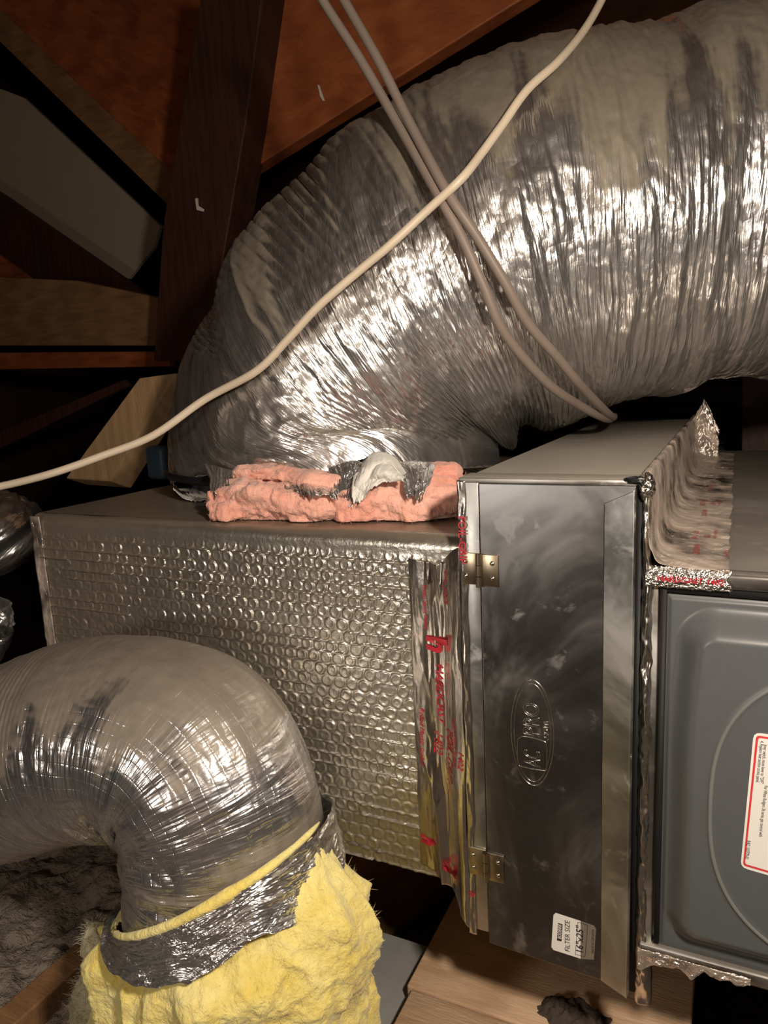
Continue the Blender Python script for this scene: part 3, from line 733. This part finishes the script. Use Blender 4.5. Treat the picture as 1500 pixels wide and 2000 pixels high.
def fpt(px, py, y=ys): q = at(px, py, ys); return (q[0], y, q[2])
ws = empty('warning_label', (.35, ys, .2)); place(ws, fn_)
def rr_quad(name, c4, y, mat, r=.12):
    c4 = [np.array(fpt(*c, y)) for c in c4]; out = []
    for i in range(4):
        p, a_, b_ = c4[i], c4[i-1], c4[(i+1) % 4]
        la, lb_ = np.linalg.norm(a_-p), np.linalg.norm(b_-p); R_ = .005*r/.12
        pa_, pb_ = p+(a_-p)/la*R_, p+(b_-p)/lb_*R_
        for t in (0, .33, .67, 1): out.append((1-t)**2*pa_+2*t*(1-t)*p+t*t*pb_)
    return prism(name, out, (0, .0002, 0), mat, ws, 0)
TLc, BLc = (1472, 1430), (1446, 1694)
w_ = (150, 30)
def quad(i):
    # inset i pixels
    return [(TLc[0]+i*1.0, TLc[1]+i*1.2), (TLc[0]+160, TLc[1]+24+i*1.0), (BLc[0]+160, BLc[1]+46-i*1.0), (BLc[0]+i*1.0, BLc[1]-i*.8)]
rr_quad('label_sheet', quad(0), ys, M['sticker']); rr_quad('red_border', quad(5), ys-.0002, M['redborder'], .06); rr_quad('label_field', quad(9), ys-.0004, M['sticker'], .04)
def dtext(s, px, py, size):
    a_, _, b_ = fpt(px, py); kx = (fpt(TLc[0], TLc[1])[0]-fpt(BLc[0], BLc[1])[0])/(fpt(*TLc)[2]-fpt(*BLc)[2])
    text('printed_text', s, size, lambda u_, v_, w__: (a_+v_-u_*kx*0-u_*.045, ys-.0007, b_-u_), M['ink'], ws, flipw=.66)
dtext('4. Replace heat section access panel.', 1485, 1446, .0034)
dtext('lever switch, move lever to "OFF".', 1492, 1453, .0034)
dtext('For White Rodgers 36 series gas control with', 1493, 1533, .0034)
dtext('RAD 103779-01', 1459, 1640, .0036)
# support bracket under the furnace, bottom right
br = prism('support_bracket', [(.375, .0, FZ0-.006), (.42, .0, FZ0-.006), (.42, .0, FLZ), (.385, .0, FLZ)], (0, .03, 0), M['galv_strip']); tag(br, 'grey metal support bracket under the furnace at the bottom right corner', 'bracket')

# ------------------------------------------------------------------ FOIL TAPE, right joint
rt = empty('foil_tape', (.17, .2, .38), 'wide foil tape with red print lapping from cabinet onto the furnace top', 'tape')
prof_pts = catmull([(CX1-.004, CZ1+.0012, 0), (CX1+.0015, CZ1-.002, 0), (CX1+.0045, CZ1-.030, 0), (CX1+.0065, FZ1+.016, 0), (CX1+.015, FZ1+.004, 0), (CX1+.045, FZ1+.0015, 0), (CX1+.0605, FZ1+.0012, 0)], 10)
pp, ps = resample(np.c_[prof_pts[:, :2], np.zeros(len(prof_pts))], 110)
yv = np.r_[np.linspace(-.004, .12, 200), np.linspace(.121, .80, 330)]
U = ps[:, None]+0*yv[None]; Yv = yv[None]+0*U
edge = 1+.06*(fbm(Yv*25, 0*Yv, 6)-.5)*sst(.6, 1, U/ps[-1])
rip = .0034*(rid(fbm(U*14, Yv*38+U*25, 9, None, 3))-.5)+.005*(fbm(U*30, Yv*10, 4)-.5)*np.sin(np.clip(U/ps[-1], 0, 1)*math.pi)
Xp = CX1+(pp[:, 0:1]-CX1)*edge; Zp = pp[:, 1:2]+0*U+np.abs(rip)*1.0
Xp = Xp+rip*.6
P = np.stack(np.broadcast_arrays(Xp, Yv, Zp), -1); P[..., 2] += 0
grid('tape_sheet', P, M['tape_top'], rt, uv=(U, Yv*1.0), thick=.0003)
# rolled front end over the casing edge
vv = np.linspace(0, 1, 60); uu_ = np.linspace(0, 1, 140); U, V = np.meshgrid(uu_, vv, indexing='ij')
ang = V*math.pi*.62
rip = .0016*(rid(fbm(U*16, V*6, 5))-.5)+.001*(rid(fbm(U*40, V*12, 8))-.5)
P = np.stack([CX1+.0035+U*(.058+.002*np.sin(V*9)), -.0005-np.sin(ang)*.0062-rip, FZ1-.0045+np.cos(ang)*.006-V*.0065+rip], -1)
grid('rolled_end', P, M['tape'], rt, uv=(U*.06, V*.02), thick=.0003)
# crumpled wad at the cabinet corner and peak at the back
def wad(name, c, r, seed, parent, mat, sq=(1, 1, 1)):
    th = np.linspace(0, 2*math.pi, 46, endpoint=False); ph = np.linspace(.02, math.pi-.02, 34)
    PH, TH = np.meshgrid(ph, th, indexing='ij'); k = r*(.65+.7*rid(fbm(PH*3, TH/(2*math.pi)*7, seed, 7)))
    P = np.stack([c[0]+k*np.sin(PH)*np.cos(TH)*sq[0], c[1]+k*np.sin(PH)*np.sin(TH)*sq[1], c[2]+k*np.cos(PH)*sq[2]], -1)
    return grid(name, P, mat, parent, wrap=True, uv=(PH*.02, TH*.02))
wad('crumpled_corner', (CX1+.003, .001, CZ1-.005), .0052, 3, rt, M['tape'], (.9, 1.3, 1.7)); wad('crumpled_corner', (CX1-.004, .0, CZ1+.0005), .0042, 9, rt, M['strap'], (2.0, 1.0, .55))
U, V = np.meshgrid(np.linspace(0, 1, 40), np.linspace(0, 1, 40), indexing='ij')
P = np.stack([CX1-.028+.062*U+.004*rid(fbm(U*5, V*5, 3)), .74+.012*V+.012*(rid(fbm(U*6, V*6, 9))-.5), FZ1-.002+V*(.10-.06*np.abs(U-.62)*2.2)], -1)
grid('back_peak', P, M['tape_top'], rt, uv=(U*.08, V*.1), thick=.0004)
U, V = np.meshgrid(np.linspace(0, 1, 120), np.linspace(0, 1, 24), indexing='ij')
rg_ = .006+.016*vn(U*9, 0*U, 12)*sst(1.0, .75, U)+.010*np.exp(-(U/.18)**2)
P = np.stack([CX1+.003+.085*U, -.0075-.003*rid(fbm(U*12, V*3, 5)), FZ0+.006-V*rg_], -1)
grid('torn_end', P, M['tape_top'], rt, uv=(U*.08, V*.02), thick=.0003)
# run down the front between cabinet and furnace
v = np.linspace(-.024, CZ1-.008, 460); u = np.linspace(0, 1, 12); U, V = np.meshgrid(u, v, indexing='ij')
wd = .0075+.0045*fbm(V*30, 0*U, 3)+.004*sst(.06, .02, V)-.004*sst(FZ1-.01, FZ1+.01, V)
P = np.stack([CX1+.0003+.001*(vn(V*60, 0*U, 4)-.5)+U*wd, .0005-.005*np.sin(U*math.pi)*(.3+vn(V*50, U*2, 6))-.002*vn(V*160, U*4, 8), V], -1)
grid('front_strip', P, M['tape'], rt, uv=(U*.01, V), thick=.0003)
def ontape(x0, y0): 
    return lambda a_, b_, c_: (x0+b_, y0-a_, FZ1+.0036+.0*c_)
def rtx(s, x, y, size): text('printed_text', s, size, ontape(x, y), M['redink'], rt)
for y0 in (.30, .13):
    rtx('FOIL-GRIP', CX1+.030, y0, .0075); rtx('1402', CX1+.040, y0-.012, .0075); rtx('Rolled Mastic Sealant', CX1+.048, y0+.008, .0042)
for y0 in (.075, .24, .42): rtx('HARDCAST', CX1+.034, y0, .0070)
rtx('HARDCAST', CX1+.0575, .06, .0045)
def fronttx(s, x, z, size): text('printed_text', s, size, lambda a_, b_, c_: (x+a_, -.0092, z+b_), M['redink'], rt, bold=.0001)
fronttx('HARDCAST 1402', CX1+.012, FZ1-.0075, .0062)
def sidetx(s, y, z, size): text('printed_text', s, size, lambda a_, b_, c_: (CX1+.0088+(.395-z-b_)*.03, y-.0+b_*.2, z-a_), M['redink'], rt)
sidetx('FOIL-GRIP', .02, .415, .0070); sidetx('1402', .05, .41, .0065)

# ------------------------------------------------------------------ SMALL FOIL ELBOW AND YELLOW WOOL
sd = empty('flexible_duct', (-.19, -.115, .0), 'scrim foil elbow duct turning down in front of the bubble foil box', 'duct')
def disp_small(S, TH, k):
    t = TH/(2*math.pi); N1, N2, N3 = 5, 12, 30
    sw = S+.06*fbm(S*4, t*N1, 2, N1)
    inner = np.clip(k*.06+.20, 0, 1.1)
    p1 = rid(vn(sw*20, t*N1, 14, N1)); p2 = rid(vn(sw*60, t*N2, 18, N2))
    d = -.013*(1-p1)**2*(.35+inner)-.0045*(1-p2)*(.15+inner)+.009*(fbm(S*6, t*4, 22, 4)-.5)
    d += .0016*(rid(fbm(S*45, t*N3, 25, N3, 3))-.5)
    return d
SC = [(-.66, -.116, .04, .096), (-.540, -.115, .105, .096), (-.423, -.113, .158, .099), (-.315, -.108, .192, .096), (-.232, -.103, .184, .096), (-.195, -.108, .124, .0925), (-.193, -.114, .03, .0915)]
tube('foil_jacket', SC, 460, 420, M['duct2'], sd, disp=disp_small)
# lower sleeve with slanted top edge
th = np.linspace(0, 2*math.pi, 300, endpoint=False); vq = np.linspace(0, 1, 130)
V, TH = np.meshgrid(vq, th, indexing='ij'); t = TH/(2*math.pi)
cx_, cy2 = -.193, -.114
ztop = .095+.055*np.cos(TH)+.005*(fbm(t*12, 0*t, 4)-.5)
zbot = .062+.030*np.cos(TH)+.035*(fbm(t*10, 0*t, 8, None)-.5)
r = .0985+.002*V+.004*(rid(fbm(V*5, t*12, 6, 12))-.5)+.0025*(rid(fbm(V*14, t*40, 9, 40))-.5)+.012*(1-V)**2*0+.006*V**3
Zz = ztop*(1-V)+zbot*V
P = np.stack([cx_+r*np.cos(TH)*1.02, cy2+r*np.sin(TH)*.99, Zz], -1)
grid('lower_sleeve', P, M['duct3'], sd, wrap=True, uv=(Zz, TH*.1))
th = np.linspace(.1, -2.25, 60); ctr = [(cx_+.0985*math.cos(a), cy2+.0960*math.sin(a), .095+.055*math.cos(a)+.001, .0006+(.0026+.0022*float(vn(a*5, 0., 3)))*math.sin(math.pi*min(1, max(0, (.1-a)/2.35)))**.5) for a in th]
tube('wool_edge', ctr[::3], 200, 14, M['yellow'], sd, back=(0, 0, 1))

yw = empty('yellow_insulation', (-.2, -.12, FLZ-.13), 'thick yellow fibreglass wool wrapped around the foot of the foil elbow', 'insulation')
th = np.linspace(0, 2*math.pi, 420, endpoint=False); vq = np.linspace(0, 1, 300)
V, TH = np.meshgrid(vq, th, indexing='ij'); t = TH/(2*math.pi)
right = np.exp(-((np.angle(np.exp(1j*(TH-.0))))/.62)**2)
front = np.exp(-((np.angle(np.exp(1j*(TH+1.4))))/.9)**2)
ztop = .030+.120*right+.040*front+.05*(fbm(t*14, 0*t, 31, 14)-.5)
zb = -.31
Zz = ztop*(1-V)+zb*V
big = fbm(Zz*11+5, t*7, 41, 7, 3); med = rid(fbm(Zz*26, t*18, 44, 18, 3)); fin = fbm(Zz*150, t*130, 47, 130, 3); vert = rid(fbm(Zz*5, t*22, 52, 22, 2))
lip = sst(0, .10, V)
r = .101+lip*(.010+.055*(big-.35)+.009*(med-.5)+.020*(vert-.5))+.005*(fin-.5)+.006*V+.012*right*lip+.014*lip*np.exp(-((np.angle(np.exp(1j*(TH-math.pi-.3))))/.5)**2)
P = np.stack([cx_-.004+r*np.cos(TH)*1.0, cy2+r*np.sin(TH)*.86, Zz], -1)
P[..., 1] = np.minimum(P[..., 1], .03+.2*V)
P2 = P.copy()
grid('wool_wrap', P, M['yellow'], yw, wrap=True, uv=(Zz, TH*.1)); tufts('loose_fibres', P, M['yellow'], yw, 6000, .006, 5, .00016)
# pale tuft low on the left
pts = [at(180, 1800, -.10), at(205, 1880, -.10), at(175, 1960, -.10), at(160, 2060, -.10)]
P, S, TH = blob_path('x', pts, .014, .018, M['yellow'], yw, 21, n=120, m=40)
ywt = wool_mat('pale_fibreglass', (.62, .55, .34), (.72, .68, .48), (.6, .56, .46))
grid('pale_tuft', P, ywt, yw, wrap=True, uv=(S, TH)); tufts('loose_fibres', P, ywt, yw, 2500, .010, 9)

# ------------------------------------------------------------------ CABLES
def cab(name, pts, r, mat, label, wob=0.0):
    P = [tuple(at(a_, b_, y_)) for a_, b_, y_ in pts]
    o = rope(name, P, r, mat, None, 16, 420, wob); tag(o, label, 'cable'); return o
cab('cable', [(-60, 958, -.04), (0, 950, -.02), (100, 925, .0), (200, 890, .03), (300, 850, .06), (400, 780, .092), (500, 725, .098), (560, 665, .104), (620, 600, .108), (700, 530, .12), (760, 480, .128),
     (830, 415, .14), (900, 350, .145), (940, 300, .17), (980, 245, .19), (1030, 175, .215), (1090, 120, .25), (1140, 60, .31), (1175, 0, .36), (1200, -60, .40)], .0044, M['white'],
    'cream coated cable crossing the big duct from lower left to upper right')
cab('cable', [(600, -60, .22), (630, 0, .22), (700, 110, .21), (770, 230, .19), (850, 370, .155), (900, 460, .155), (945, 560, .165), (985, 650, .185), (1060, 740, .235), (1120, 785, .295), (1185, 818, .40), (1196, 812, .6)], .0052, M['taupe'],
    'taupe cable hanging down across the big duct, left one of the pair')
cab('cable', [(640, -60, .22), (672, 0, .22), (740, 120, .20), (800, 240, .18), (870, 370, .150), (930, 460, .158), (985, 550, .172), (1030, 630, .195), (1090, 700, .232), (1140, 760, .285), (1192, 812, .40), (1200, 812, .6)], .0052, M['taupe'],
    'taupe cable hanging down across the big duct, right one of the pair')
